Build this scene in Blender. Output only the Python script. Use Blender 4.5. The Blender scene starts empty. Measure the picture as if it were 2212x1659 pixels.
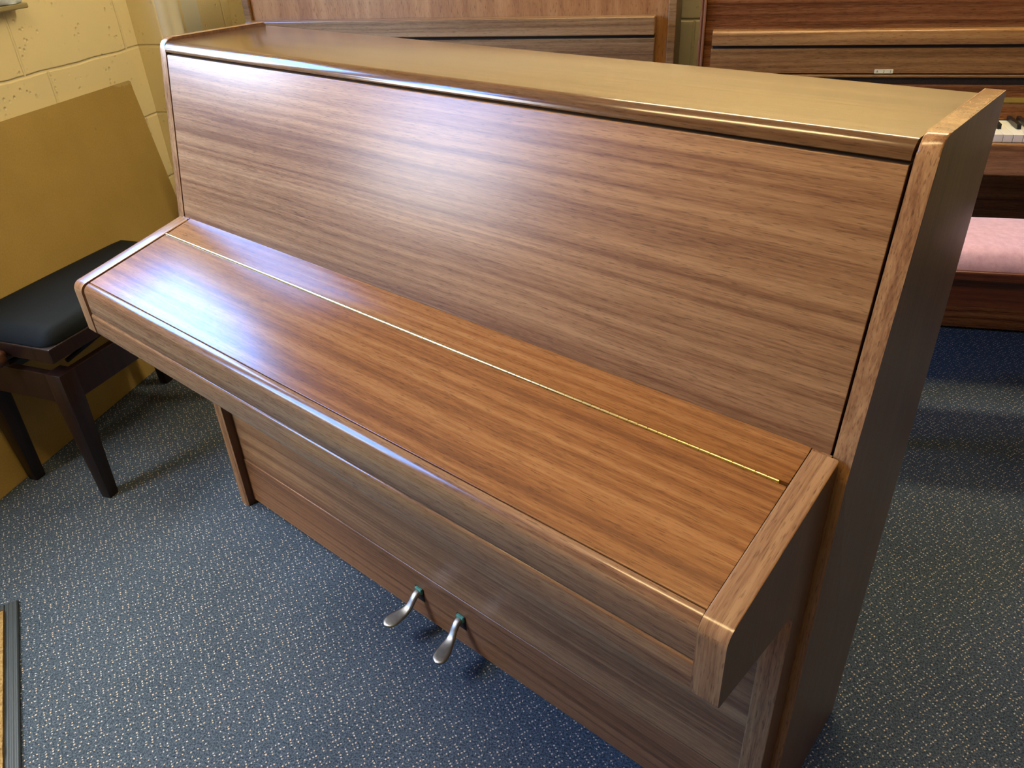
import bpy, bmesh, math, random
from mathutils import Vector, Matrix
random.seed(7)
PI = math.pi
SC = bpy.context.scene
COL = SC.collection
TH = math.radians(26.5)          # the front piano is turned this much against the room

# ------------------------------------------------------------------ helpers
def link(name, bm, mat, parent=None, smooth=None):
    me = bpy.data.meshes.new(name)
    bmesh.ops.recalc_face_normals(bm, faces=bm.faces[:])
    bm.to_mesh(me); bm.free()
    for m in (mat if isinstance(mat, (list, tuple)) else [mat]):
        me.materials.append(m)
    if smooth:
        me.polygons.foreach_set('use_smooth', [True] * len(me.polygons))
        me.set_sharp_from_angle(angle=math.radians(smooth))
    o = bpy.data.objects.new(name, me)
    COL.objects.link(o)
    if parent: o.parent = parent
    return o

def thing(name, label, cat, loc=(0, 0, 0), rz=0, group=None):
    o = bpy.data.objects.new(name, None); COL.objects.link(o)
    o.empty_display_size = .1
    o.location = loc; o.rotation_euler = (0, 0, rz)
    return tag(o, label, cat, group)

def tag(o, label, cat, group=None):
    o['label'] = label; o['category'] = cat
    if group: o['group'] = group
    return o

def structure(o):
    o['kind'] = 'structure'
    return o

def bev(bm, off, seg=2, edges=None):
    if off > 0:
        bmesh.ops.bevel(bm, geom=edges or bm.edges[:], offset=off, segments=seg, profile=.5, affect='EDGES', clamp_overlap=True)

def box(x0, x1, y0, y1, z0, z1, b=0.0, seg=2, bm=None):
    n = bmesh.new()
    bmesh.ops.create_cube(n, size=1)
    for v in n.verts:
        v.co = Vector((x0 + (v.co.x + .5) * (x1 - x0), y0 + (v.co.y + .5) * (y1 - y0), z0 + (v.co.z + .5) * (z1 - z0)))
    bev(n, b, seg)
    return join(bm, n)

def join(bm, n):
    if bm is None: return n
    me = bpy.data.meshes.new('tmp'); n.to_mesh(me); n.free()
    bm.from_mesh(me); bpy.data.meshes.remove(me)
    return bm

def prism_x(prof, x0, x1, b=0.0, seg=2, bm=None):
    """profile of (y, z) points run along x"""
    n = bmesh.new()
    A = [n.verts.new((x0, y, z)) for y, z in prof]
    B = [n.verts.new((x1, y, z)) for y, z in prof]
    k = len(prof)
    fa = n.faces.new(A); fb = n.faces.new(B[::-1])
    for i in range(k):
        n.faces.new((A[i], B[i], B[(i + 1) % k], A[(i + 1) % k]))
    if b:
        bev(n, b, seg, list(set(fa.edges[:] + fb.edges[:])))
    return join(bm, n)

def arc(cy, cz, r, a0, a1, k=8):
    return [(cy + r * math.cos(a0 + (a1 - a0) * i / k), cz + r * math.sin(a0 + (a1 - a0) * i / k)) for i in range(k + 1)]

def fillet(pts, r, k=8):
    """round corner list: pts [(y,z)], r dict index->radius"""
    out = []
    m = len(pts)
    for i, p in enumerate(pts):
        if i not in r: out.append(p); continue
        P = Vector(p); A = (Vector(pts[i - 1]) - P).normalized(); B = (Vector(pts[(i + 1) % m]) - P).normalized()
        ang = math.acos(max(-1, min(1, A.dot(B))))
        d = r[i] / math.tan(ang / 2)
        c = P + (A + B).normalized() * (r[i] / math.sin(ang / 2))
        s = P + A * d - c; e = P + B * d - c
        a0 = math.atan2(s.y, s.x); a1 = math.atan2(e.y, e.x)
        while a1 - a0 > PI: a1 -= 2 * PI
        while a1 - a0 < -PI: a1 += 2 * PI
        out += [(c.x + r[i] * math.cos(a0 + (a1 - a0) * j / k), c.y + r[i] * math.sin(a0 + (a1 - a0) * j / k)) for j in range(k + 1)]
    return out

def tube(pts, rad, n=10, bm=None, caps=True):
    b = bmesh.new(); rings = []
    pts = [Vector(p) for p in pts]
    for i, p in enumerate(pts):
        t = (pts[min(i + 1, len(pts) - 1)] - pts[max(i - 1, 0)]).normalized()
        up = Vector((0, 0, 1)) if abs(t.z) < .9 else Vector((1, 0, 0))
        s = t.cross(up).normalized(); u = s.cross(t)
        r = rad[i] if isinstance(rad, (list, tuple)) else rad
        rings.append([b.verts.new(p + (s * math.cos(2 * PI * j / n) + u * math.sin(2 * PI * j / n)) * r) for j in range(n)])
    for i in range(len(rings) - 1):
        for j in range(n):
            b.faces.new((rings[i][j], rings[i][(j + 1) % n], rings[i + 1][(j + 1) % n], rings[i + 1][j]))
    if caps: b.faces.new(rings[0][::-1]); b.faces.new(rings[-1])
    return join(bm, b)

# ------------------------------------------------------------------ materials
class NT:
    def __init__(s, name):
        s.m = bpy.data.materials.new(name); s.m.use_nodes = True
        s.t = s.m.node_tree; s.t.nodes.clear()
        s.out = s.n('ShaderNodeOutputMaterial'); s.b = s.n('ShaderNodeBsdfPrincipled')
        s.l(s.b.outputs[0], s.out.inputs[0])
    def n(s, k, **kw):
        x = s.t.nodes.new(k)
        for a, v in kw.items(): setattr(x, a, v)
        return x
    def l(s, a, b): s.t.links.new(a, b)
    def coords(s, scale=(1, 1, 1), loc=(0, 0, 0), rot=(0, 0, 0)):
        tc = s.n('ShaderNodeTexCoord'); mp = s.n('ShaderNodeMapping')
        mp.inputs['Scale'].default_value = scale; mp.inputs['Location'].default_value = loc; mp.inputs['Rotation'].default_value = rot
        s.l(tc.outputs['Object'], mp.inputs[0]); return mp.outputs[0]
    def noise(s, vec, scale=1, detail=4, rough=.5, dist=0):
        x = s.n('ShaderNodeTexNoise'); x.inputs['Scale'].default_value = scale; x.inputs['Detail'].default_value = detail
        x.inputs['Roughness'].default_value = rough; x.inputs['Distortion'].default_value = dist
        s.l(vec, x.inputs['Vector']); return x.outputs['Fac']
    def ramp(s, fac, stops, interp='LINEAR'):
        r = s.n('ShaderNodeValToRGB'); r.color_ramp.interpolation = interp
        e = r.color_ramp.elements
        while len(e) < len(stops): e.new(.5)
        for i, (p, c) in enumerate(stops):
            e[i].position = p; e[i].color = (c, c, c, 1) if isinstance(c, (int, float)) else (*c, 1)
        s.l(fac, r.inputs[0]); return r.outputs[0]
    def math(s, op, a, b=None, c=None):
        x = s.n('ShaderNodeMath', operation=op)
        for i, v in enumerate((a, b, c)):
            if v is None: continue
            if isinstance(v, (int, float)): x.inputs[i].default_value = v
            else: s.l(v, x.inputs[i])
        return x.outputs[0]
    def mix(s, fac, a, b, blend='MIX'):
        x = s.n('ShaderNodeMix', data_type='RGBA', blend_type=blend)
        for sock, v in ((x.inputs[0], fac), (x.inputs[6], a), (x.inputs[7], b)):
            if isinstance(v, (int, float)): sock.default_value = v
            elif isinstance(v, tuple): sock.default_value = (*v, 1) if len(v) == 3 else v
            else: s.l(v, sock)
        return x.outputs[2]
    def bump(s, h, strength=.2, dist=.001):
        x = s.n('ShaderNodeBump'); x.inputs['Strength'].default_value = strength; x.inputs['Distance'].default_value = dist
        s.l(h, x.inputs['Height']); s.l(x.outputs[0], s.b.inputs['Normal'])
    def set(s, **kw):
        for k, v in kw.items():
            k = k.replace('_', ' ')
            sock = s.b.inputs[k]
            if isinstance(v, (int, float)): sock.default_value = v
            elif isinstance(v, tuple): sock.default_value = (*v, 1)
            else: s.l(v, sock)
        return s.m

def wood(name, dark, mid, light, axis='x', rough=.3, broad=26., seed=0., spec=.5, figure=1.0, flat=False):
    t = NT(name)
    def sc(long, cross):
        v = [cross] * 3; v['xyz'.index(axis)] = long
        if flat: v[2] = long
        return tuple(v)
    L = (seed * 3.1, seed * 1.7, seed * 2.3)
    wob = t.noise(t.coords(sc(1.1, 5.), L), 1, 2)
    def warped(long, cross, amt):
        base = t.coords(sc(long, cross), L)
        add = t.n('ShaderNodeVectorMath', operation='ADD'); cmb = t.n('ShaderNodeCombineXYZ')
        w = t.math('MULTIPLY', wob, amt)
        for i in range(3):
            if i != 'xyz'.index(axis): t.l(w, cmb.inputs[i])
        t.l(base, add.inputs[0]); t.l(cmb.outputs[0], add.inputs[1])
        return add.outputs[0]
    n0 = t.noise(warped(.5, broad * .9, .8), 1, 2, .5)
    n1 = t.noise(warped(.7, broad * 3.4, 2.4), 1, 3, .55)
    n2 = t.noise(t.coords(sc(20, broad * 14), L), 1, 3, .65)
    n3 = t.noise(t.coords(sc(34, broad * 22), L), 1, 2, .5)
    f = t.math('ADD', t.math('ADD', t.math('MULTIPLY', n0, .26 * figure), t.math('MULTIPLY', n1, .40 * figure)), t.math('ADD', t.math('MULTIPLY', n2, .22), t.math('MULTIPLY', n3, .12)))
    f = t.math('ADD', f, .33 * (1 - figure))
    col = t.ramp(f, [(.42, dark), (.51, mid), (.60, light)])
    pores = t.ramp(t.noise(t.coords(sc(60, broad * 26), L), 1, 1, .4), [(.30, .66), (.40, 1.)])
    col = t.mix(1., col, pores, 'MULTIPLY')
    broadv = t.ramp(t.noise(t.coords(sc(.8, 3.), L), 1, 2), [(.3, .90), (.7, 1.08)])
    col = t.mix(1., col, broadv, 'MULTIPLY')
    t.bump(n3, .05, .0004)
    return t.set(Base_Color=col, Roughness=rough, Specular_IOR_Level=spec)

def plain(name, col, rough=.5, metal=0., spec=.5, noise=None, var=.15, bump=None):
    t = NT(name)
    c = col
    if noise:
        n = t.noise(t.coords(), noise, 4, .6)
        c = t.ramp(n, [(.3, tuple(v * (1 - var) for v in col)), (.7, tuple(min(1, v * (1 + var)) for v in col))])
        if bump: t.bump(n, bump, .002)
    return t.set(Base_Color=c, Roughness=rough, Metallic=metal, Specular_IOR_Level=spec)

SAP = dict(dark=(.205, .088, .034), mid=(.325, .158, .061), light=(.44, .235, .093))
W_X = wood('sapele_along', axis='x', rough=.31, seed=1, broad=33, **SAP)
W_FALL = wood('sapele_fall', axis='x', rough=.24, seed=4, dark=(.20, .070, .018), mid=(.315, .122, .029), light=(.41, .180, .050))
W_LIP = wood('sapele_lip', axis='x', rough=.17, seed=6, **SAP)
W_LID = wood('sapele_lid', axis='x', rough=.17, seed=8, spec=.75, dark=(.085, .034, .013), mid=(.13, .058, .021), light=(.17, .083, .031), figure=.8)
W_LOW = wood('sapele_lower', axis='x', rough=.34, seed=10, broad=34, **SAP)
W_KICK = wood('sapele_kick', axis='x', rough=.32, seed=13, broad=40, dark=(.15, .062, .024), mid=(.26, .112, .042), light=(.34, .16, .065))
W_Z = wood('sapele_upright', axis='z', rough=.22, seed=3, **SAP)
W_ARM = wood('sapele_arm', axis='y', flat=True, rough=.2, seed=5, **SAP)
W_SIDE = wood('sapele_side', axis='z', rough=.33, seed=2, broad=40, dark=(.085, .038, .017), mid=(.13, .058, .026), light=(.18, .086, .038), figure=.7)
W_DARK = plain('shaded_gap_wood', (.012, .006, .004), .7)  # near-black: shade of gaps, slots and overhangs put into the colour
W_BURL = wood('pale_walnut_panel', axis='z', rough=.3, seed=15, broad=10, dark=(.31, .13, .045), mid=(.40, .185, .062), light=(.47, .235, .085))
W_WAL = wood('walnut_rail', axis='x', rough=.3, seed=17, broad=30, dark=(.16, .08, .03), mid=(.26, .14, .055), light=(.34, .20, .085))
W_MAH = wood('red_mahogany', axis='x', rough=.26, seed=19, broad=22, dark=(.11, .034, .011), mid=(.22, .078, .024), light=(.30, .13, .045))
W_MAHF = wood('mahogany_fall', axis='x', rough=.24, seed=21, broad=26, dark=(.17, .075, .024), mid=(.27, .13, .042), light=(.34, .18, .065))
W_MAHZ = wood('red_mahogany_upright', axis='z', rough=.25, seed=23, broad=26, dark=(.12, .038, .018), mid=(.20, .075, .035), light=(.28, .12, .06))
W_STOOL = wood('dark_stool_wood', axis='z', rough=.35, seed=25, broad=40, dark=(.006, .0025, .002), mid=(.012, .0045, .0032), light=(.020, .007, .005))
W_BENCH = wood('bench_mahogany', axis='x', rough=.33, seed=27, broad=36, dark=(.055, .014, .007), mid=(.11, .028, .012), light=(.16, .045, .018))
BRASS = plain('aged_brass', (.80, .62, .26), .22, 1.)
PEDAL = plain('worn_pedal_metal', (.34, .30, .24), .40, 1., noise=60, var=.18)
VERDI = plain('green_patina', (.12, .36, .24), .6, .2, noise=200, var=.4)
BLACKV = plain('black_velour', (.005, .007, .008), .7, spec=.12, noise=300, var=.3)
BLACKM = plain('black_metal', (.010, .010, .010), .4, .6)
IVORY = plain('ivory_key', (.82, .80, .70), .25)
EBONY = plain('ebony_key', (.010, .009, .009), .3)
FELT = plain('dark_felt', (.022, .013, .006), .95, noise=400, var=.5)
RUBBER = NT('black_rubber_edge')
_w = RUBBER.n('ShaderNodeTexWave', wave_type='BANDS', bands_direction='X'); _w.inputs['Scale'].default_value = 38
RUBBER.l(RUBBER.coords(), _w.inputs[0]); RUBBER.bump(_w.outputs[1], .5, .003)
RUBBER = RUBBER.set(Base_Color=(.035, .045, .05), Roughness=.5)
PINK = NT('pink_velour')
_n = PINK.noise(PINK.coords(), 60, 5, .7); PINK.bump(_n, .25, .002)
PINK = PINK.set(Base_Color=PINK.ramp(_n, [(.3, (.55, .32, .43)), (.7, (.72, .47, .59))]), Roughness=.9, Sheen_Weight=.6, Sheen_Roughness=.4)
COIR = NT('coir_pile')
_n = COIR.noise(COIR.coords(), 160, 5, .75); COIR.bump(_n, .9, .006)
COIR = COIR.set(Base_Color=COIR.ramp(_n, [(.3, (.16, .085, .02)), (.5, (.42, .26, .085)), (.7, (.58, .40, .16))]), Roughness=.95)
CEIL = plain('ceiling_white', (.72, .69, .60), .9)
WHITE = plain('white_gloss_trim', (.74, .70, .55), .35)
FRAMEW = plain('window_frame_white', (.75, .75, .72), .4)

def wall_mat(name, patch=False, h0=.93, ah='y'):
    t = NT(name)
    tc = t.n('ShaderNodeTexCoord'); sp = t.n('ShaderNodeSeparateXYZ'); t.l(tc.outputs['Object'], sp.inputs[0])
    cb = t.n('ShaderNodeCombineXYZ')
    t.l(t.math('SUBTRACT', sp.outputs['XYZ'.index(ah.upper())], .935 if ah == 'y' else .36), cb.inputs[0])
    t.l(t.math('ADD', sp.outputs[2], .215 * 10 - h0), cb.inputs[1])
    wob = t.noise(tc.outputs['Object'], 9, 3)
    cb2 = t.n('ShaderNodeVectorMath', operation='ADD')
    cw = t.n('ShaderNodeCombineXYZ'); t.l(t.math('MULTIPLY', t.math('SUBTRACT', wob, .5), .012), cw.inputs[1]); t.l(t.math('MULTIPLY', t.math('SUBTRACT', wob, .5), .012), cw.inputs[0])
    t.l(cb.outputs[0], cb2.inputs[0]); t.l(cw.outputs[0], cb2.inputs[1])
    br = t.n('ShaderNodeTexBrick', offset=.19, offset_frequency=2, squash=1.)
    br.inputs['Scale'].default_value = 1.; br.inputs['Mortar Size'].default_value = .006; br.inputs['Mortar Smooth'].default_value = .8
    br.inputs['Brick Width'].default_value = .44; br.inputs['Row Height'].default_value = .215
    t.l(cb2.outputs[0], br.inputs['Vector'])
    vor = t.n('ShaderNodeTexVoronoi'); vor.inputs['Scale'].default_value = 55; t.l(tc.outputs['Object'], vor.inputs['Vector'])
    msk = t.ramp(t.noise(tc.outputs['Object'], 14, 3), [(.50, 0.), (.60, 1.)])
    pit = t.math('MULTIPLY', t.ramp(vor.outputs['Distance'], [(.10, 1.), (.30, 0.)]), msk)
    fine = t.noise(tc.outputs['Object'], 90, 4, .6)
    h = t.math('SUBTRACT', t.math('SUBTRACT', t.math('MULTIPLY', fine, .12), t.math('MULTIPLY', br.outputs['Fac'], .8)), t.math('MULTIPLY', pit, .6))
    t.bump(h, .7, .006)
    big = t.noise(tc.outputs['Object'], 2.2, 2)
    col = t.ramp(big, [(.3, (.78, .67, .38)), (.7, (.82, .71, .42))])
    col = t.mix(t.math('MULTIPLY', pit, .2), col, (.4, .3, .1))
    if patch:
        e = t.math('MULTIPLY', t.math('SUBTRACT', t.noise(tc.outputs['Object'], 70, 2), .5), .022)
        y = t.math('ADD', sp.outputs[1], e)
        a = t.math('MULTIPLY', t.math('GREATER_THAN', y, 1.492), t.math('LESS_THAN', y, 1.585))
        a = t.math('MULTIPLY', a, t.math('GREATER_THAN', sp.outputs[2], .45))
        col = t.mix(a, col, (.78, .78, .66))
    return t.set(Base_Color=col, Roughness=.55, Specular_IOR_Level=.35)
WALL_Y = wall_mat('yellow_block_paint', ah='y')
WALL_X = wall_mat('yellow_block_paint_back', ah='x')
WALL_P = wall_mat('yellow_block_paint_patch', True, ah='y')

def carpet():
    t = NT('blue_fleck_carpet')
    tc = t.n('ShaderNodeTexCoord')
    v = t.coords(rot=(0, 0, .05))
    n1 = t.noise(v, 260, 3, .7); n2 = t.noise(v, 700, 2, .6); n3 = t.noise(v, 3, 3)
    base = t.ramp(t.math('ADD', t.math('MULTIPLY', n1, .6), t.math('MULTIPLY', n2, .4)), [(.38, (.014, .022, .032)), (.5, (.056, .077, .102)), (.62, (.15, .18, .215))])
    base = t.mix(1., base, t.ramp(n3, [(.3, .85), (.7, 1.12)]), 'MULTIPLY')
    # tufts: blocks of two short columns alternate with blocks of two short rows, slightly jittered
    S = .0235
    jit = t.n('ShaderNodeTexNoise'); jit.inputs['Scale'].default_value = 120; t.l(tc.outputs['Object'], jit.inputs['Vector'])
    jv = t.n('ShaderNodeVectorMath', operation='MULTIPLY_ADD'); t.l(jit.outputs['Color'], jv.inputs[0]); jv.inputs[1].default_value = (.0045, .0045, 0)
    t.l(t.coords(rot=(0, 0, -.75), loc=(5., 5., 0)), jv.inputs[2])
    sp = t.n('ShaderNodeSeparateXYZ'); t.l(jv.outputs[0], sp.inputs[0])
    P, Q = sp.outputs[0], sp.outputs[1]
    def lattice(p, q, seed):
        u = t.math('DIVIDE', p, S / 2); w = t.math('DIVIDE', q, S / 4)
        fu, fw = t.math('FLOOR', u), t.math('FLOOR', w)
        du = t.math('MULTIPLY', t.math('SUBTRACT', t.math('SUBTRACT', u, fu), .5), S / 2)
        dw = t.math('MULTIPLY', t.math('SUBTRACT', t.math('SUBTRACT', w, fw), .5), S / 4)
        d = t.math('SQRT', t.math('ADD', t.math('MULTIPLY', du, du), t.math('MULTIPLY', dw, dw)))
        dot = t.math('SUBTRACT', 1., t.math('SMOOTH_MIN', 1., t.math('MAXIMUM', 0., t.math('MULTIPLY', t.math('SUBTRACT', d, .0011), 1600.)), .1))
        gap = t.math('LESS_THAN', t.math('FLOORED_MODULO', fw, 4.), 2.5)
        cv = t.n('ShaderNodeCombineXYZ'); t.l(fu, cv.inputs[0]); t.l(fw, cv.inputs[1]); cv.inputs[2].default_value = seed
        wn = t.n('ShaderNodeTexWhiteNoise'); t.l(cv.outputs[0], wn.inputs[0])
        return t.math('MULTIPLY', t.math('MULTIPLY', dot, gap), t.math('GREATER_THAN', wn.outputs[0], .30))
    par = t.math('FLOORED_MODULO', t.math('ADD', t.math('FLOOR', t.math('DIVIDE', P, S)), t.math('FLOOR', t.math('DIVIDE', Q, S))), 2.)
    fa, fb = lattice(P, Q, 1.), lattice(Q, P, 2.)
    f = t.math('ADD', t.math('MULTIPLY', fa, par), t.math('MULTIPLY', fb, t.math('SUBTRACT', 1., par)))
    tint = t.ramp(t.noise(v, 150, 1), [(.4, (.62, .56, .44)), (.6, (.66, .50, .38))])
    col = t.mix(t.math('MULTIPLY', f, .9), base, tint)
    t.bump(t.math('ADD', n1, t.math('MULTIPLY', f, .5)), .6, .004)
    return t.set(Base_Color=col, Roughness=.95, Specular_IOR_Level=.1)
CARPET = carpet()

def hardboard():
    t = NT('brown_hardboard')
    tc = t.coords()
    n = t.noise(tc, 5, 4, .6); f = t.noise(tc, 220, 2)
    col = t.ramp(n, [(.3, (.36, .24, .065)), (.7, (.42, .285, .085))])
    col = t.mix(1., col, t.ramp(f, [(.3, .92), (.7, 1.06)]), 'MULTIPLY')
    vo = t.n('ShaderNodeTexVoronoi'); vo.inputs['Scale'].default_value = 7; vo.inputs['Randomness'].default_value = 1
    t.l(tc, vo.inputs['Vector'])
    sp = t.math('MULTIPLY', t.ramp(vo.outputs['Distance'], [(.03, 1.), (.055, 0.)]), .5)
    col = t.mix(sp, col, (.09, .05, .015))
    sx = t.n('ShaderNodeSeparateXYZ'); t.l(tc, sx.inputs[0])          # torn top corner showing paler fibre
    e = t.math('ADD', t.math('MULTIPLY', t.math('ADD', sx.outputs[1], .085), .16), t.math('MULTIPLY', t.math('SUBTRACT', t.noise(tc, 40, 3), .5), .03))
    tear = t.math('MULTIPLY', t.math('GREATER_THAN', sx.outputs[2], t.math('SUBTRACT', .848, e)), t.math('GREATER_THAN', sx.outputs[1], -.09))
    col = t.mix(t.math('MULTIPLY', tear, .7), col, (.50, .38, .17))
    return t.set(Base_Color=col, Roughness=.5, Specular_IOR_Level=.4)
HARD = hardboard()

# ------------------------------------------------------------------ the room (world axes = room axes)
UL, US, VS, VB, UR, VF, HC = -1.425, -1.325, 1.352, 1.78, 4.6, -4.6, 2.5
structure(link('floor', box(UL - .2, UR + .2, VF - .2, VB + .2, -.1, 0), CARPET))
structure(link('ceiling', box(UL - .2, UR + .2, VF - .2, VB + .2, HC, HC + .1), CEIL))
# left wall with the window opening
WV0, WV1, WZ0, WZ1 = .10, .93, 1.125, 1.92
DV0, DV1, DZ1 = -1.08, -.22, 2.03          # glazed door in the left wall
bm = box(UL - .14, UL, VF, DV0, 0, HC)
box(UL - .14, UL, DV1, WV0, 0, HC, bm=bm); box(UL - .14, UL, DV0, DV1, DZ1, HC, bm=bm)
box(UL - .14, UL, WV1, VS, 0, HC, bm=bm)
box(UL - .14, UL, WV0, WV1, 0, WZ0, bm=bm); box(UL - .14, UL, WV0, WV1, WZ1, HC, bm=bm)
structure(link('wall_left', bm, WALL_Y))
structure(link('wall_corner', box(UL - .14, US, VS, VB, 0, HC, .004), WALL_P))
RV0, RV1, RZ0, RZ1 = 2.0, 2.6, 1.1, 1.85          # window in the back wall, right of the pianos
bm = box(UL - .14, RV0, VB, VB + .12, 0, HC)
box(RV1, UR + .1, VB, VB + .12, 0, HC, bm=bm)
box(RV0, RV1, VB, VB + .12, 0, RZ0, bm=bm); box(RV0, RV1, VB, VB + .12, RZ1, HC, bm=bm)
structure(link('wall_back', bm, WALL_X))
structure(link('wall_front', box(UL - .14, UR + .1, VF - .12, VF, 0, HC), WALL_X))
structure(link('wall_right', box(UR, UR + .14, VF, VB, 0, HC), WALL_Y))

gl = bpy.data.materials.new('window_glass'); gl.use_nodes = True
g = gl.node_tree; g.nodes.clear()
go = g.nodes.new('ShaderNodeOutputMaterial'); gm = g.nodes.new('ShaderNodeMixShader'); gt = g.nodes.new('ShaderNodeBsdfTransparent'); gg = g.nodes.new('ShaderNodeBsdfGlossy')
gg.inputs['Roughness'].default_value = .02; gm.inputs[0].default_value = .05
g.links.new(gt.outputs[0], gm.inputs[1]); g.links.new(gg.outputs[0], gm.inputs[2]); g.links.new(gm.outputs[0], go.inputs[0])

def window(name, x0, x1, xg, v0, v1, z0, z1, nm):
    f = .032
    bm = box(x0, x1, v0, v0 + f, z0, z1, .003)
    box(x0, x1, v1 - f, v1, z0, z1, .003, bm=bm)
    box(x0, x1, v0, v1, z0, z0 + f, .003, bm=bm); box(x0, x1, v0, v1, z1 - f, z1, .003, bm=bm)
    for k in range(1, nm):
        c = v0 + (v1 - v0) * k / nm
        box(x0, x1, c - .016, c + .016, z0, z1, .003, bm=bm)
    w = structure(link(name, bm, FRAMEW))
    link('pane', box(xg - .002, xg + .002, v0 + f * .5, v1 - f * .5, z0 + f * .5, z1 - f * .5), gl, w)
    return w
w1 = window('window_1', UL - .12, UL - .06, UL - .09, WV0, WV1, WZ0, WZ1, 1)
bm = box(UL - .11, UL - .065, DV0 + .004, DV0 + .10, .006, DZ1 - .004, .003)
box(UL - .11, UL - .065, DV1 - .10, DV1 - .004, .006, DZ1 - .004, .003, bm=bm)
box(UL - .11, UL - .065, DV0 + .09, DV1 - .09, .006, .90, .003, bm=bm); box(UL - .11, UL - .065, DV0 + .09, DV1 - .09, DZ1 - .10, DZ1 - .004, .003, bm=bm)
d1 = structure(link('door_1', bm, FRAMEW))
link('pane', box(UL - .090, UL - .086, DV0 + .09, DV1 - .09, .89, DZ1 - .09), gl, d1)
link('handle', tube([(UL - .064, DV0 + .05, 1.0), (UL - .02, DV0 + .05, 1.0), (UL - .015, DV0 + .065, 1.0), (UL - .015, DV0 + .17, 1.0)], .009, 10), BRASS, d1, 50)
w2 = window('window_2', -.03, .03, 0, RV0, RV1, RZ0, RZ1, 1)
w2.rotation_euler = (0, 0, -PI / 2); w2.location = (0, VB + .08, 0)
structure(link('trim_1', box(UL - .06, UL + .045, WV0 - .03, WV1 - .03, WZ0 - .026, WZ0 - .013, .003), plain('sill_paint', (.30, .25, .12), .5)))
# painted moulding beside the corner: two rounded ridges
pr = [(1.358, US - .001 + 0)]
bm = bmesh.new()
prof = [(1.356, 0), (1.356, .008), (1.366, .017), (1.384, .019), (1.398, .011), (1.412, .007), (1.42, .010), (1.432, .018), (1.452, .018), (1.464, .009), (1.466, 0)]
A = [bm.verts.new((US + d, v, 0)) for v, d in prof]; B = [bm.verts.new((US + d, v, HC)) for v, d in prof]
bm.faces.new(A); bm.faces.new(B[::-1])
for i in range(len(prof)):
    j = (i + 1) % len(prof); bm.faces.new((A[i], A[j], B[j], B[i]))
structure(link('trim_2', bm, WHITE, smooth=50))

# ------------------------------------------------------------------ front piano (local: x along, -y towards the player)
H, W2, T, D = 1.0961, .71, .0211, .2924
YT, ZK = .0622, .7295
YA, ZAB, ZAF, ZB = -.2482, .7572, .6964, .592
XI, XO = .6656, .6976
YL, YK = -.047, -.0255
SL = (ZAB - ZAF) / (-YA)
def yfront(z): return YT * (z - ZK) / (H - ZK)
piano = thing('upright_piano', 'closed satin mahogany upright piano with long brass hinge, standing in front on the carpet', 'piano', (0, 0, 0), -TH)
prof = fillet([(D, 0), (D, H), (yfront(H), H), (0, ZK), (0, 0)], {1: .004, 2: .021, 3: .02})
for s in (-1, 1):
    xs = sorted((s * (W2 - T), s * W2))
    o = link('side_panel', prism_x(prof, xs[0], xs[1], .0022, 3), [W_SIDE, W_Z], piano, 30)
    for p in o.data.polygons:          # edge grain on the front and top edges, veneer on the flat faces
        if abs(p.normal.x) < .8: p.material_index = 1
armp = fillet([(.003, ZAB), (.003, 0), (YL, 0), (YL, .556), (YA, .592), (YA, ZAF)], {3: .03, 4: .006, 5: .019})
# keep the back of the arm flush with the side's front face
for s in (-1, 1):
    xs = sorted((s * XI, s * XO))
    o = link('arm', prism_x([(min(y, -.0004), z) for y, z in armp], xs[0], xs[1], .0022, 3), [W_Z, W_ARM, W_SIDE], piano, 30)
    for p in o.data.polygons:
        c = p.center
        if p.normal.z > .3 and c.z > .55: p.material_index = 1
        if abs(p.normal.x) > .8: p.material_index = 2  # darker wood on the side faces, their shading put into the colour
    xs = sorted((s * XI, s * (W2 - T - .0006)))
    link('arm_return', box(xs[0], xs[1], -.0002, .0042, .60, ZAB - .0005), W_Z, piano)
# lid
LZ = H - .0055
lidp = fillet([(D - .001, LZ), (D - .001, LZ - .0192), (.0562, LZ - .0192), (.0562, LZ)], {0: .003, 1: .003, 2: .003, 3: .0175})
link('lid', prism_x(lidp, -(W2 - T) + .0025, W2 - T - .0025, .0012), W_LID, piano, 30)
link('lid_rail', box(-(W2 - T) + .001, W2 - T - .001, yfront(1.06) + .0175, D - .03, LZ - .045, LZ - .0195), W_DARK, piano)
# upper panel, tilted
def up(z, d): return (yfront(z) + d, z)
zt, zb = LZ - .0228, .7565
pp = [(.0045 + yfront(zb) - yfront(zb), zb), (.0045 + .0575 - .0045, zt), (.0575 + .016, zt), (.0205, zb)]
link('upper_panel', prism_x(fillet(pp, {1: .002}), -(W2 - T) + .0042, W2 - T - .0032, .001), W_X, piano, 30)
bm = box(-(W2 - T) + .0002, -(W2 - T) + .0027, .03, .09, .72, 1.06)
link('panel_backing', prism_x([(.022, .74), (.078, 1.072), (.09, 1.072), (.034, .74)], -(W2 - T) + .0005, W2 - T - .0005), W_DARK, piano)
bm.free()
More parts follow.
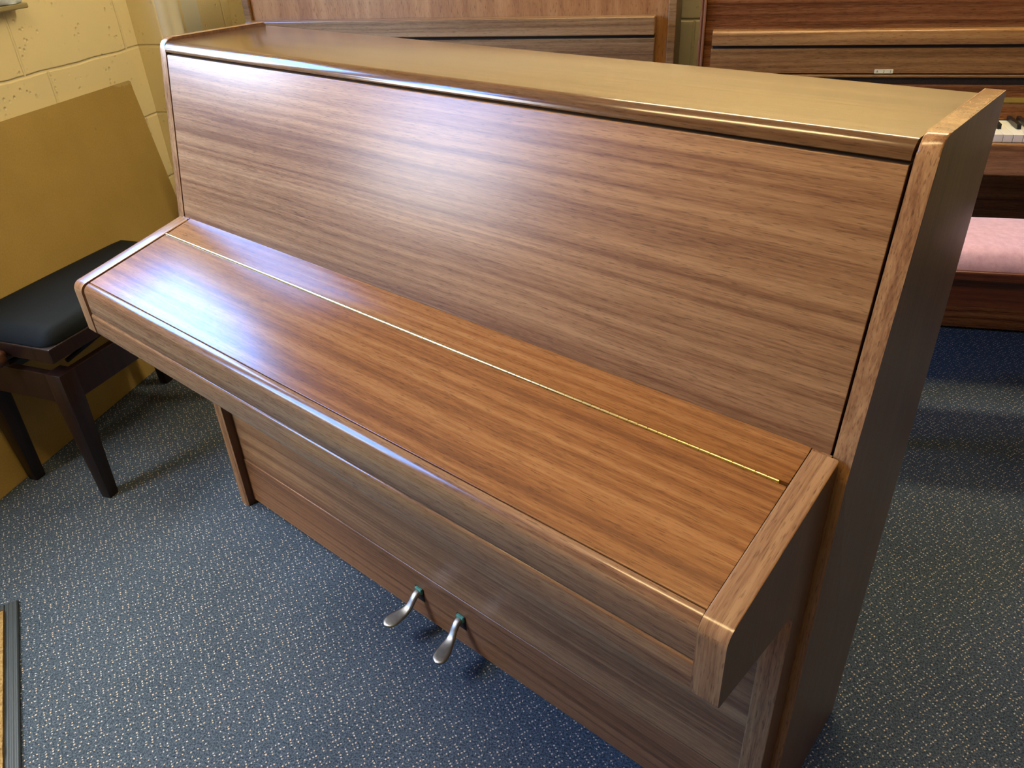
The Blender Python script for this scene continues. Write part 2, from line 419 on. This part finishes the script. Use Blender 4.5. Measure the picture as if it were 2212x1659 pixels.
# keyboard cover: back strip, hinge, flap and rounded lip
def ft(y, d=0.): return ZAB - .0012 + SL * y + d          # top surface height
HY = -.0557
XF0, XF1 = -XI + .0045, XI - .0009
bs = [(HY + .0028, ft(HY + .0028)), (-.012, ft(-.012)), (-.003, ft(-.003) + .0003), (.0035, ft(.0035) + .0012), (.0035, ft(0) - .02), (HY + .0028, ft(HY) - .02)]
link('fallboard_back', prism_x(bs, XF0, XF1, .0008), W_FALL, piano, 30)
GY = -.2282
fl = [(HY - .0026, ft(HY - .0026)), (HY - .0026, ft(HY) - .018), (GY, ft(GY) - .018), (GY, ft(GY) - .0004)]
fall = link('fallboard', prism_x(fillet(fl, {3: .0012}), XF0, XF1, .0008), W_FALL, piano, 30)
lp = fillet([(GY - .0017, ft(GY) - .0012), (GY - .0017, .66), (YA + .016, .6395), (YA + .003, .6395), (YA + .003, ft(YA) + .0005)], {4: .0175, 3: .002})
link('fallboard_lip', prism_x(lp, XF0 + .0005, XF1 - .0002, .0012), W_LIP, fall, 30)
link('groove', box(XF0, XF1, GY - .0025, GY + .0008, ft(GY) - .014, ft(GY) - .0045), W_DARK, fall)
# continuous piano hinge
pts, rad = [], []
x = XF0 + .001
while x < XF1 - .012:
    for dx, r in ((0, .0014), (.0004, .0023), (.0131, .0023), (.0135, .0014)):
        pts.append((x + dx, HY, ft(HY) + .0003)); rad.append(r)
    x += .014
hinge = link('hinge', tube(pts, rad, 10), BRASS, piano, 40)
link('hinge_leaf', box(XF0 + .001, XF1 - .004, HY - .0025, HY + .0027, ft(HY) - .004, ft(HY) - .0022), BRASS, hinge)
link('key_slip', prism_x(fillet([(YA + .026, .6385), (YA + .026, .5945), (YA + .001, .5945), (YA + .001, .6385)], {2: .002, 3: .0045}), XF0, XF1 + .0005, .001), W_LIP, piano, 30)
link('keybed', box(-XI + .0005, XI - .0005, YA + .028, .0, .602, .632), W_DARK, piano)
link('lower_panel', box(-XI + .0012, XI - .0012, YK, YK + .018, .1445, .601, .0008), W_LOW, piano)
link('kick_board', prism_x(fillet([(YK + .02, .1438), (YK + .02, .014), (YK - .0018, .014), (YK - .0018, .1438)], {3: .0025}), -XI + .0008, XI - .0008), W_KICK, piano, 30)
link('back_panel', box(-(W2 - T), W2 - T, D - .028, D - .012, .02, H - .05), W_DARK, piano)
link('bottom_board', box(-(W2 - T), W2 - T, .0, D - .03, .03, .055), W_DARK, piano)

def pedal(x0, xt):
    """flat cast pedal: root in the kick board, neck curving down, spoon shaped end"""
    yb = YK - .0018
    c = [(0, yb + .012, .092, .0080, .0055), (0, yb - .004, .0915, .0082, .0055), (.0, yb - .014, .088, .0078, .0052), (.04, yb - .023, .079, .0076, .0048),
         (.14, yb - .031, .069, .0085, .0045), (.28, yb - .041, .0625, .0108, .0042), (.48, yb - .053, .0595, .0138, .0040), (.70, yb - .066, .0575, .0162, .0038),
         (.88, yb - .077, .0562, .0162, .0036), (.97, yb - .084, .0552, .0132, .0034), (1., yb - .0885, .0545, .0078, .0028), (1.0, yb - .0905, .0542, .0020, .0016)]
    bm = bmesh.new(); rings = []
    P = [Vector((x0 + (xt - x0) * f, y, z)) for f, y, z, w, h in c]
    for i, (f, y, z, w, h) in enumerate(c):
        t = (P[min(i + 1, len(P) - 1)] - P[max(i - 1, 0)]).normalized()
        s = Vector((1, 0, 0)); s = (s - t * s.dot(t)).normalized(); u = s.cross(t).normalized()
        ring = []
        for j in range(16):
            a = 2 * PI * j / 16
            ca, sa = math.cos(a), math.sin(a)
            ring.append(bm.verts.new(P[i] + s * w * math.copysign(abs(ca) ** .6, ca) + u * h * math.copysign(abs(sa) ** .6, sa)))
        rings.append(ring)
    for i in range(len(rings) - 1):
        for j in range(16):
            bm.faces.new((rings[i][j], rings[i][(j + 1) % 16], rings[i + 1][(j + 1) % 16], rings[i + 1][j]))
    bm.faces.new(rings[0]); bm.faces.new(rings[-1])
    o = link('pedal', bm, PEDAL, piano, 50)
    link('pedal_collar', box(x0 - .0095, x0 + .0095, yb - .0065, yb + .002, .085, .0995, .002), VERDI, o)
    link('pedal_slot', box(x0 - .0115, x0 + .0115, yb - .0012, yb + .006, .062, .0995, .0005), W_DARK, o)
pedal(-.0415, -.0560)
pedal(.0770, .0905)

# ------------------------------------------------------------------ piano behind, left (pale burr panel)
def simple_piano(root, x0, x1, v, vb, h, t, mside, vfront):
    for a, b in ((x0, x0 + t), (x1 - t, x1)):
        link('side_panel', box(a, b, v, vb, 0, h, .003), mside, root)
P2 = thing('upright_piano', 'piano with pale burr walnut panel against the back wall, left of the two behind', 'piano', (-.375, 1.45, 0))
ox, oy = -.375, 1.45
X0, X1 = -1.07 - ox, .32 - ox
simple_piano(P2, X0, X1, 0, .29, 1.20, .024, W_WAL, 0)
link('lid', box(X0 - .01, X1 + .01, -.012, .295, 1.2005, 1.222, .005), W_WAL, P2)
link('upper_panel', box(X0 + .0245, X1 - .0245, .014, .03, .72, 1.195, .001), W_BURL, P2)
fb = link('fallboard', box(X0 + .026, X1 - .058, -.02, -.002, .74, .930, .002), W_WAL, P2)
link('fallboard_lip', box(X0 + .018, X1 - .058, -.036, .006, .9395, .989, .0025), W_WAL, fb)
link('fallboard_joint', box(X0 + .03, X1 - .060, -.012, .004, .9295, .940), W_DARK, fb)
link('keybed', box(X0 + .0245, X1 - .0245, -.215, .10, .62, .70, .003), W_WAL, P2)
for a, b in ((X0, X0 + .03), (X1 - .03, X1)):
    link('arm', box(a, b, -.235, -.0005, .60, .78, .008), W_WAL, P2)
link('lower_panel', box(X0 + .0245, X1 - .0245, .05, .07, .02, .619), W_WAL, P2)
link('back_panel', box(X0 + .0245, X1 - .0245, .26, .28, .05, 1.19), W_DARK, P2)

# ------------------------------------------------------------------ piano behind, right (red mahogany, keys showing)
ox, oy = 1.115, 1.42
P3 = thing('upright_piano', 'reddish mahogany piano with keys showing against the back wall, behind the pink bench', 'piano', (ox, oy, 0))
X0, X1 = .388 - ox, 1.842 - ox
simple_piano(P3, X0, X1, 0, .30, 1.22, .0165, W_MAHZ, 0)
for k, s in ((X0, 1), (X1, -1)):
    bm = tube([(k + s * .0035, -.002, .75), (k + s * .0035, -.002, 1.2)], .0036, 10)
    tube([(k + s * .0120, -.002, .75), (k + s * .0120, -.002, 1.2)], .0042, 10, bm=bm)
    link('moulding', bm, W_MAHZ, P3, 60)
link('lid', box(X0 - .01, X1 + .01, -.014, .305, 1.2205, 1.243, .006), W_MAH, P3)
link('upper_panel', box(X0 + .017, X1 - .017, .012, .028, .80, 1.215, .001), W_MAH, P3)
fb = link('fallboard', prism_x(fillet([(-.012, .902), (-.020, .838), (-.004, .836), (.008, .905)], {0: .002, 1: .003}), X0 + .038, X1 - .038, .0015), W_MAHF, P3, 30)
link('fallboard_lip', prism_x(fillet([(.008, .951), (.008, .915), (-.026, .912), (-.024, .949)], {3: .007, 2: .003}), X0 + .0385, X1 - .0385, .0015), W_MAHF, fb, 30)
link('fallboard_joint', box(X0 + .042, X1 - .042, -.006, .010, .900, .916), W_DARK, fb)
link('fallboard_rail', box(X0 + .038, X1 - .038, -.024, -.004, .8285, .8352, .002), W_MAHF, fb)
plate = link('name_plate', box(.871 - ox, .919 - ox, -.0222, -.0185, .8385, .8490, .0008), plain('ivory_plate', (.75, .68, .45), .4), fb)
for k, ch in enumerate('A23'):
    cu = bpy.data.curves.new('plate_letter', 'FONT'); cu.body = ch; cu.size = .0085; cu.extrude = .0002; cu.align_x = 'CENTER'
    tmp = bpy.data.objects.new('plate_letter', cu); COL.objects.link(tmp)
    dg = bpy.context.evaluated_depsgraph_get(); me = bpy.data.meshes.new_from_object(tmp.evaluated_get(dg))
    bpy.data.objects.remove(tmp); bpy.data.curves.remove(cu)
    me.materials.clear(); me.materials.append(EBONY)
    lo = bpy.data.objects.new('plate_letter', me); COL.objects.link(lo); lo.parent = plate
    lo.location = (.878 - ox + .017 * k, -.0225, .8408); lo.rotation_euler = (PI / 2, 0, 0)
link('felt_strip', box(X0 + .04, X1 - .04, -.012, .010, .808, .828), FELT, P3)
link('name_board', prism_x([(-.034, .722), (-.020, .809), (.010, .809), (.010, .722)], X0 + .040, X1 - .040, .001), W_MAH, P3)
link('name_board_strip', prism_x([(-.0305, .766), (-.0282, .779), (-.024, .779), (-.026, .766)], X0 + .045, X1 - .045), BRASS, P3)
link('keybed', box(X0 + .0168, X1 - .0168, -.172, .06, .622, .697, .002), W_MAH, P3)
link('key_slip', box(X0 + .034, X1 - .034, -.205, -.1725, .618, .700, .004), W_MAHF, P3)
for a, b in ((X0 - .004, X0 + .032), (X1 - .032, X1 + .004)):
    link('arm', prism_x(fillet([(-.0005, .60), (-.215, .60), (-.215, .77), (-.0005, .80)], {1: .01, 2: .03}), a, b, .003), W_MAH, P3, 30)
for a, b in ((X0 + .0325, X0 + .11), (X1 - .11, X1 - .0325)):
    link('key_block', box(a, b, -.171, -.035, .698, .745, .006), W_MAH, P3)
k0 = X0 + .116
pitch = (X1 - X0 - .232) / 52
wk = None
pat = {0: 1, 2: 1, 3: 1, 5: 1, 6: 1}      # A C D F G carry a sharp to their right
for k in range(52):
    xa = k0 + k * pitch
    bm = box(xa + .0005, xa + pitch - .0005, -.185, -.036, .7005, .7205, .0012)
    link('white_key', bm, IVORY, P3)
    if (k % 7) in (0, 2, 3, 5, 6) and k < 51:
        bm = prism_x(fillet([(-.134, .7215), (-.036, .7215), (-.036, .733), (-.128, .733)], {3: .002}), xa + pitch - .0055, xa + pitch + .0055, .0012)
        link('black_key', bm, EBONY, P3)
link('lower_panel', box(X0 + .017, X1 - .017, .115, .135, .16, .621, .001), W_MAH, P3)
link('kick_board', box(X0 + .017, X1 - .017, .112, .135, .012, .1585, .002), W_MAH, P3)
link('back_panel', box(X0 + .017, X1 - .017, .27, .29, .05, 1.21), W_DARK, P3)

# ------------------------------------------------------------------ pink topped bench before the right hand piano
bx, by = 1.20, .94
B = thing('piano_bench', 'mahogany piano bench with pink velour seat in front of the open keyboard', 'bench', (bx, by, 0))
hx, hy = .36, .138
def cushion(x, y, z0, z1, dome, r, mat, parent, name='cushion', n=14):
    bm = bmesh.new()
    g = []
    N = 22
    for i in range(N + 1):
        row = []
        for j in range(N + 1):
            u, v = -1 + 2 * i / N, -1 + 2 * j / N
            eu = max(0, abs(u) * x - (x - r)) / r; ev = max(0, abs(v) * y - (y - r)) / r
            e = min(1, math.hypot(eu, ev))
            # pull the corners in a little
            px, py = u * x, v * y
            if math.hypot(eu, ev) > 1:
                q = math.hypot(eu, ev)
                px = math.copysign(x - r + r * eu / q, u); py = math.copysign(y - r + r * ev / q, v)
            z = z0 + (z1 - z0) * math.sqrt(max(0, 1 - e ** 2.4)) + dome * (1 - u * u) * (1 - v * v)
            row.append(bm.verts.new((px, py, z)))
        g.append(row)
    for i in range(N):
        for j in range(N):
            bm.faces.new((g[i][j], g[i + 1][j], g[i + 1][j + 1], g[i][j + 1]))
    ring = [g[i][0] for i in range(N)] + [g[N][j] for j in range(N)] + [g[N - i][N] for i in range(N)] + [g[0][N - j] for j in range(N)]
    low = [bm.verts.new((v.co.x, v.co.y, z0 - .004)) for v in ring]
    for i in range(len(ring)):
        k = (i + 1) % len(ring)
        bm.faces.new((ring[i], low[i], low[k], ring[k]))
    bm.faces.new(low)
    return link(name, bm, mat, parent, 60)
cushion(hx, hy, .525, .564, .006, .055, PINK, B, 'seat_cushion')
link('seat_frame', box(-hx - .008, hx + .008, -hy - .008, hy + .008, .497, .5208, .004), W_BENCH, B)
for s in (-1, 1):
    link('apron', box(-hx + .02, hx - .02, s * (hy - .018) - .009, s * (hy - .018) + .009, .425, .4968, .002), W_BENCH, B)
    link('end_apron', box(s * (hx - .018) - .009, s * (hx - .018) + .009, -hy + .03, hy - .03, .425, .4968, .002), W_BENCH, B)
for sx in (-1, 1):
    for sy in (-1, 1):
        bm = bmesh.new(); rings = []
        for z, w in ((.4965, .022), (.425, .022), (.0, .015)):
            cx, cy = sx * (hx - .022), sy * (hy - .022)
            rings.append([bm.verts.new((cx + a * w, cy + b * w, z)) for a, b in ((-1, -1), (1, -1), (1, 1), (-1, 1))])
        for i in range(2):
            for j in range(4): bm.faces.new((rings[i][j], rings[i][(j + 1) % 4], rings[i + 1][(j + 1) % 4], rings[i + 1][j]))
        bm.faces.new(rings[0]); bm.faces.new(rings[2])
        link('leg', bm, W_BENCH, B)

# ------------------------------------------------------------------ black adjustable stool by the hardboard sheet
S = thing('adjustable_stool', 'dark wooden adjustable piano stool with black padded seat beside the hardboard sheet', 'stool', (-1.114, .500, 0), math.radians(-6))
sx_, sy_ = .155, .285
cushion(sx_ - .004, sy_ - .004, .462, .492, .010, .035, BLACKV, S, 'seat_cushion')
link('seat_frame', box(-sx_, sx_, -sy_, sy_, .420, .4575, .003), W_STOOL, S)
for s in (-1, 1):
    link('apron', box(s * (sx_ - .012) - .010, s * (sx_ - .012) + .010, -sy_ + .045, sy_ - .045, .305, .385, .002), W_STOOL, S)
    link('end_apron', box(-sx_ + .045, sx_ - .045, s * (sy_ - .012) - .010, s * (sy_ - .012) + .010, .305, .385, .002), W_STOOL, S)
for a in (-1, 1):
    for b in (-1, 1):
        bm = bmesh.new(); rings = []
        for z, w in ((.386, .0235), (.300, .0235), (0., .0145)):
            cx = a * (sx_ - .0225 - (.004 if z == 0 else 0)); cy = b * (sy_ - .0225 - (.004 if z == 0 else 0))
            rings.append([bm.verts.new((cx + p * w, cy + q * w, z)) for p, q in ((-1, -1), (1, -1), (1, 1), (-1, 1))])
        for i in range(2):
            for j in range(4): bm.faces.new((rings[i][j], rings[i][(j + 1) % 4], rings[i + 1][(j + 1) % 4], rings[i + 1][j]))
        bm.faces.new(rings[0]); bm.faces.new(rings[2])
        bev(bm, .0015, 2)
        link('leg', bm, W_STOOL, S, 30)
for s in (-1, 1):      # scissor lift under the seat
    bm = bmesh.new(); bm.free()
    b1 = bmesh.new()
    for (y0, z0), (y1, z1) in (((-.20, .372), (.16, .422)), ((.20, .372), (-.16, .422))):
        t_ = tube([(s * .085, y0, z0), (s * .085, y1, z1)], .006, 8)
        b1 = join(b1, t_)
    link('scissor_lift', b1, BLACKM, S)
link('lift_rod', tube([(0, -sy_ - .002, .400), (0, sy_ + .002, .400)], .006, 10), BLACKM, S)
for s in (-1, 1):
    bm = tube([(0, s * (sy_ + .001), .425), (0, s * (sy_ + .006), .425), (0, s * (sy_ + .012), .425), (0, s * (sy_ + .026), .425), (0, s * (sy_ + .036), .425), (0, s * (sy_ + .038), .425)], [.010, .012, .022, .025, .020, .008], 20)
    link('lift_knob', bm, wood('knob_wood_%d' % (s + 1), axis='y', rough=.35, seed=31, dark=(.03, .01, .005), mid=(.075, .028, .012), light=(.13, .05, .02)), S, 50)

# ------------------------------------------------------------------ hardboard sheet leaning on the left wall
lean = math.radians(8)
bw = 1.30; bh = .850
bm = box(-.006, 0, -bw, 0, 0, bh)
bmesh.ops.subdivide_edges(bm, edges=bm.edges[:], cuts=24, use_grid_fill=True)
rr = random.Random(3)
for v in bm.verts:                     # frayed top corner
    q = (v.co.z - bh) + (v.co.y) * .5
    if v.co.z > bh - .012 and v.co.y > -.05: v.co.z -= rr.uniform(.0, .006); v.co.x += rr.uniform(-.002, .002)
hb = link('hardboard_sheet', bm, HARD)
hb.rotation_euler = (0, -lean, 0)
tag(hb, 'large sheet of brown hardboard leaning against the yellow block wall behind the black stool', 'board')
hb.location = (-1.296, 1.250, .001)

# ------------------------------------------------------------------ door mat, lower left
M = thing('doormat', 'coir doormat with ribbed black rubber border at the lower left of the carpet', 'mat', (-.970, -.140, 0), math.atan2(-.337, .313) + PI / 2)
# local: right edge along -y... x to the left
ml, mw, bd = .75, .42, .027
def matpt(pts, z0, z1, mat, name):
    bm = bmesh.new()
    A = [bm.verts.new((x, y, z0)) for x, y in pts]; Bv = [bm.verts.new((x, y, z1)) for x, y in pts]
    bm.faces.new(A); bm.faces.new(Bv[::-1])
    for i in range(len(pts)):
        j = (i + 1) % len(pts); bm.faces.new((A[i], A[j], Bv[j], Bv[i]))
    return link(name, bm, mat, M)
for nm, r in (('border', (-bd, 0, -ml, 0)), ('border', (-mw, -mw + bd, -ml, 0)), ('border', (-mw + bd, -bd, -bd, 0)), ('border', (-mw + bd, -bd, -ml, -ml + bd))):
    link(nm, box(r[0], r[1], r[2], r[3], .0005, .008, .003), RUBBER, M)
pile = box(-mw + bd, -bd, -ml + bd, -bd, .0005, .014)
bmesh.ops.subdivide_edges(pile, edges=pile.edges[:], cuts=40, use_grid_fill=True)
for v in pile.verts:
    if v.co.z > .012: v.co.z += random.uniform(-.003, .002)
link('coir_pile', pile, COIR, M)

# ------------------------------------------------------------------ crumpled plastic on the window sill
bm = bmesh.new()
bmesh.ops.create_icosphere(bm, subdivisions=4, radius=1)
from mathutils import noise as mnoise
for v in bm.verts:
    p = v.co.copy()
    d = 1 + .35 * mnoise.noise(p * 2.1) + .18 * abs(mnoise.noise(p * 5.3)) + .08 * abs(mnoise.noise(p * 11))
    v.co = Vector((p.x * .055 * d, p.y * .16 * d, max(-.030, p.z * .055 * d)))
pb = link('plastic_bag', bm, plain('pale_plastic', (.50, .58, .66), .25, noise=30, var=.2), None, 60)
pb.location = (UL + .004, .745, WZ0 + .018)
tag(pb, 'crumpled pale grey plastic bag lying on the window sill above the hardboard sheet', 'bag')

# ------------------------------------------------------------------ lights: front ceiling batten, added rear wall wash, daylight through the windows
def lamp(u, v, lx, ly, power, label, col=(1., .83, .54, 1)):
    em = bpy.data.materials.new('lamp_diffuser'); em.use_nodes = True
    e = em.node_tree; e.nodes.clear(); eo = e.nodes.new('ShaderNodeOutputMaterial'); ee = e.nodes.new('ShaderNodeEmission')
    ee.inputs[0].default_value = col; ee.inputs[1].default_value = power; e.links.new(ee.outputs[0], eo.inputs[0])
    t = thing('ceiling_light', label, 'lamp', (u, v, HC - .09))
    link('housing', box(-lx / 2 - .01, lx / 2 + .01, -ly / 2 - .01, ly / 2 + .01, .045, .089, .004), FRAMEW, t)
    link('diffuser', box(-lx / 2, lx / 2, -ly / 2, ly / 2, 0, .0445, .015, 3), em, t)
lamp(.0, -.58, .95, .18, 11., 'warm ceiling batten light above the front piano', (1., .72, .34, 1))
lamp(.75, 1.32, 1.5, .16, 13., 'added warm ceiling light washing the wall above the two rear pianos')  # added to brighten the back wall and its reflection in the lid

wd = bpy.data.worlds.new('World'); SC.world = wd; wd.use_nodes = True
wt = wd.node_tree; bg = wt.nodes['Background']
tc = wt.nodes.new('ShaderNodeTexCoord'); sx = wt.nodes.new('ShaderNodeSeparateXYZ'); mr = wt.nodes.new('ShaderNodeMapRange'); rp = wt.nodes.new('ShaderNodeValToRGB')
mr.inputs['From Min'].default_value = -1; mr.inputs['From Max'].default_value = 1
wt.links.new(tc.outputs['Generated'], sx.inputs[0]); wt.links.new(sx.outputs[2], mr.inputs[0]); wt.links.new(mr.outputs[0], rp.inputs[0]); wt.links.new(rp.outputs[0], bg.inputs[0])
el = rp.color_ramp.elements                 # ground, hazy horizon, blue above
for _ in range(5): el.new(.5)
for k, (p, c) in enumerate(((.30, (.20, .195, .18)), (.49, (.36, .355, .34)), (.55, (.46, .48, .50)), (.64, (.10, .28, .76)), (.79, (.11, .30, .80)), (.86, (.95, .98, 1.)), (1., (.85, .93, 1.)))):
    el[k].position = p; el[k].color = (*c, 1)
bg.inputs[1].default_value = 14.
def portal(loc, rot, sx, sy):
    L = bpy.data.lights.new('daylight_portal', 'AREA'); L.shape = 'RECTANGLE'; L.size = sx; L.size_y = sy; L.cycles.is_portal = True
    o = bpy.data.objects.new('daylight_portal', L); COL.objects.link(o); o.location = loc; o.rotation_euler = rot
portal((UL - .15, (WV0 + WV1) / 2, (WZ0 + WZ1) / 2), (0, -PI / 2, 0), WZ1 - WZ0, WV1 - WV0)
portal((UL - .15, (DV0 + DV1) / 2, 1.41), (0, -PI / 2, 0), 1.1, DV1 - DV0 - .16)
portal(((RV0 + RV1) / 2, VB + .13, (RZ0 + RZ1) / 2), (-PI / 2, 0, 0), RV1 - RV0, RZ1 - RZ0)

# ------------------------------------------------------------------ camera
cd = bpy.data.cameras.new('Camera'); cam = bpy.data.objects.new('Camera', cd); COL.objects.link(cam)
cam.location = (.45811, -1.05496, 1.30095); cam.rotation_euler = (1.01006, .043524, .239797)
cd.sensor_width = 36; cd.lens = 36 * 1682.69 / 2212; cd.clip_start = .02
SC.camera = cam
vs = SC.view_settings; vs.view_transform = 'Standard'; vs.look = 'None'; vs.gamma = 1; vs.use_curve_mapping = False
vs.exposure = 1.6
SC.cycles.use_denoising = True
SC.cycles.max_bounces = 8; SC.cycles.diffuse_bounces = 4; SC.cycles.caustics_reflective = False
SC.cycles.sample_clamp_indirect = 6
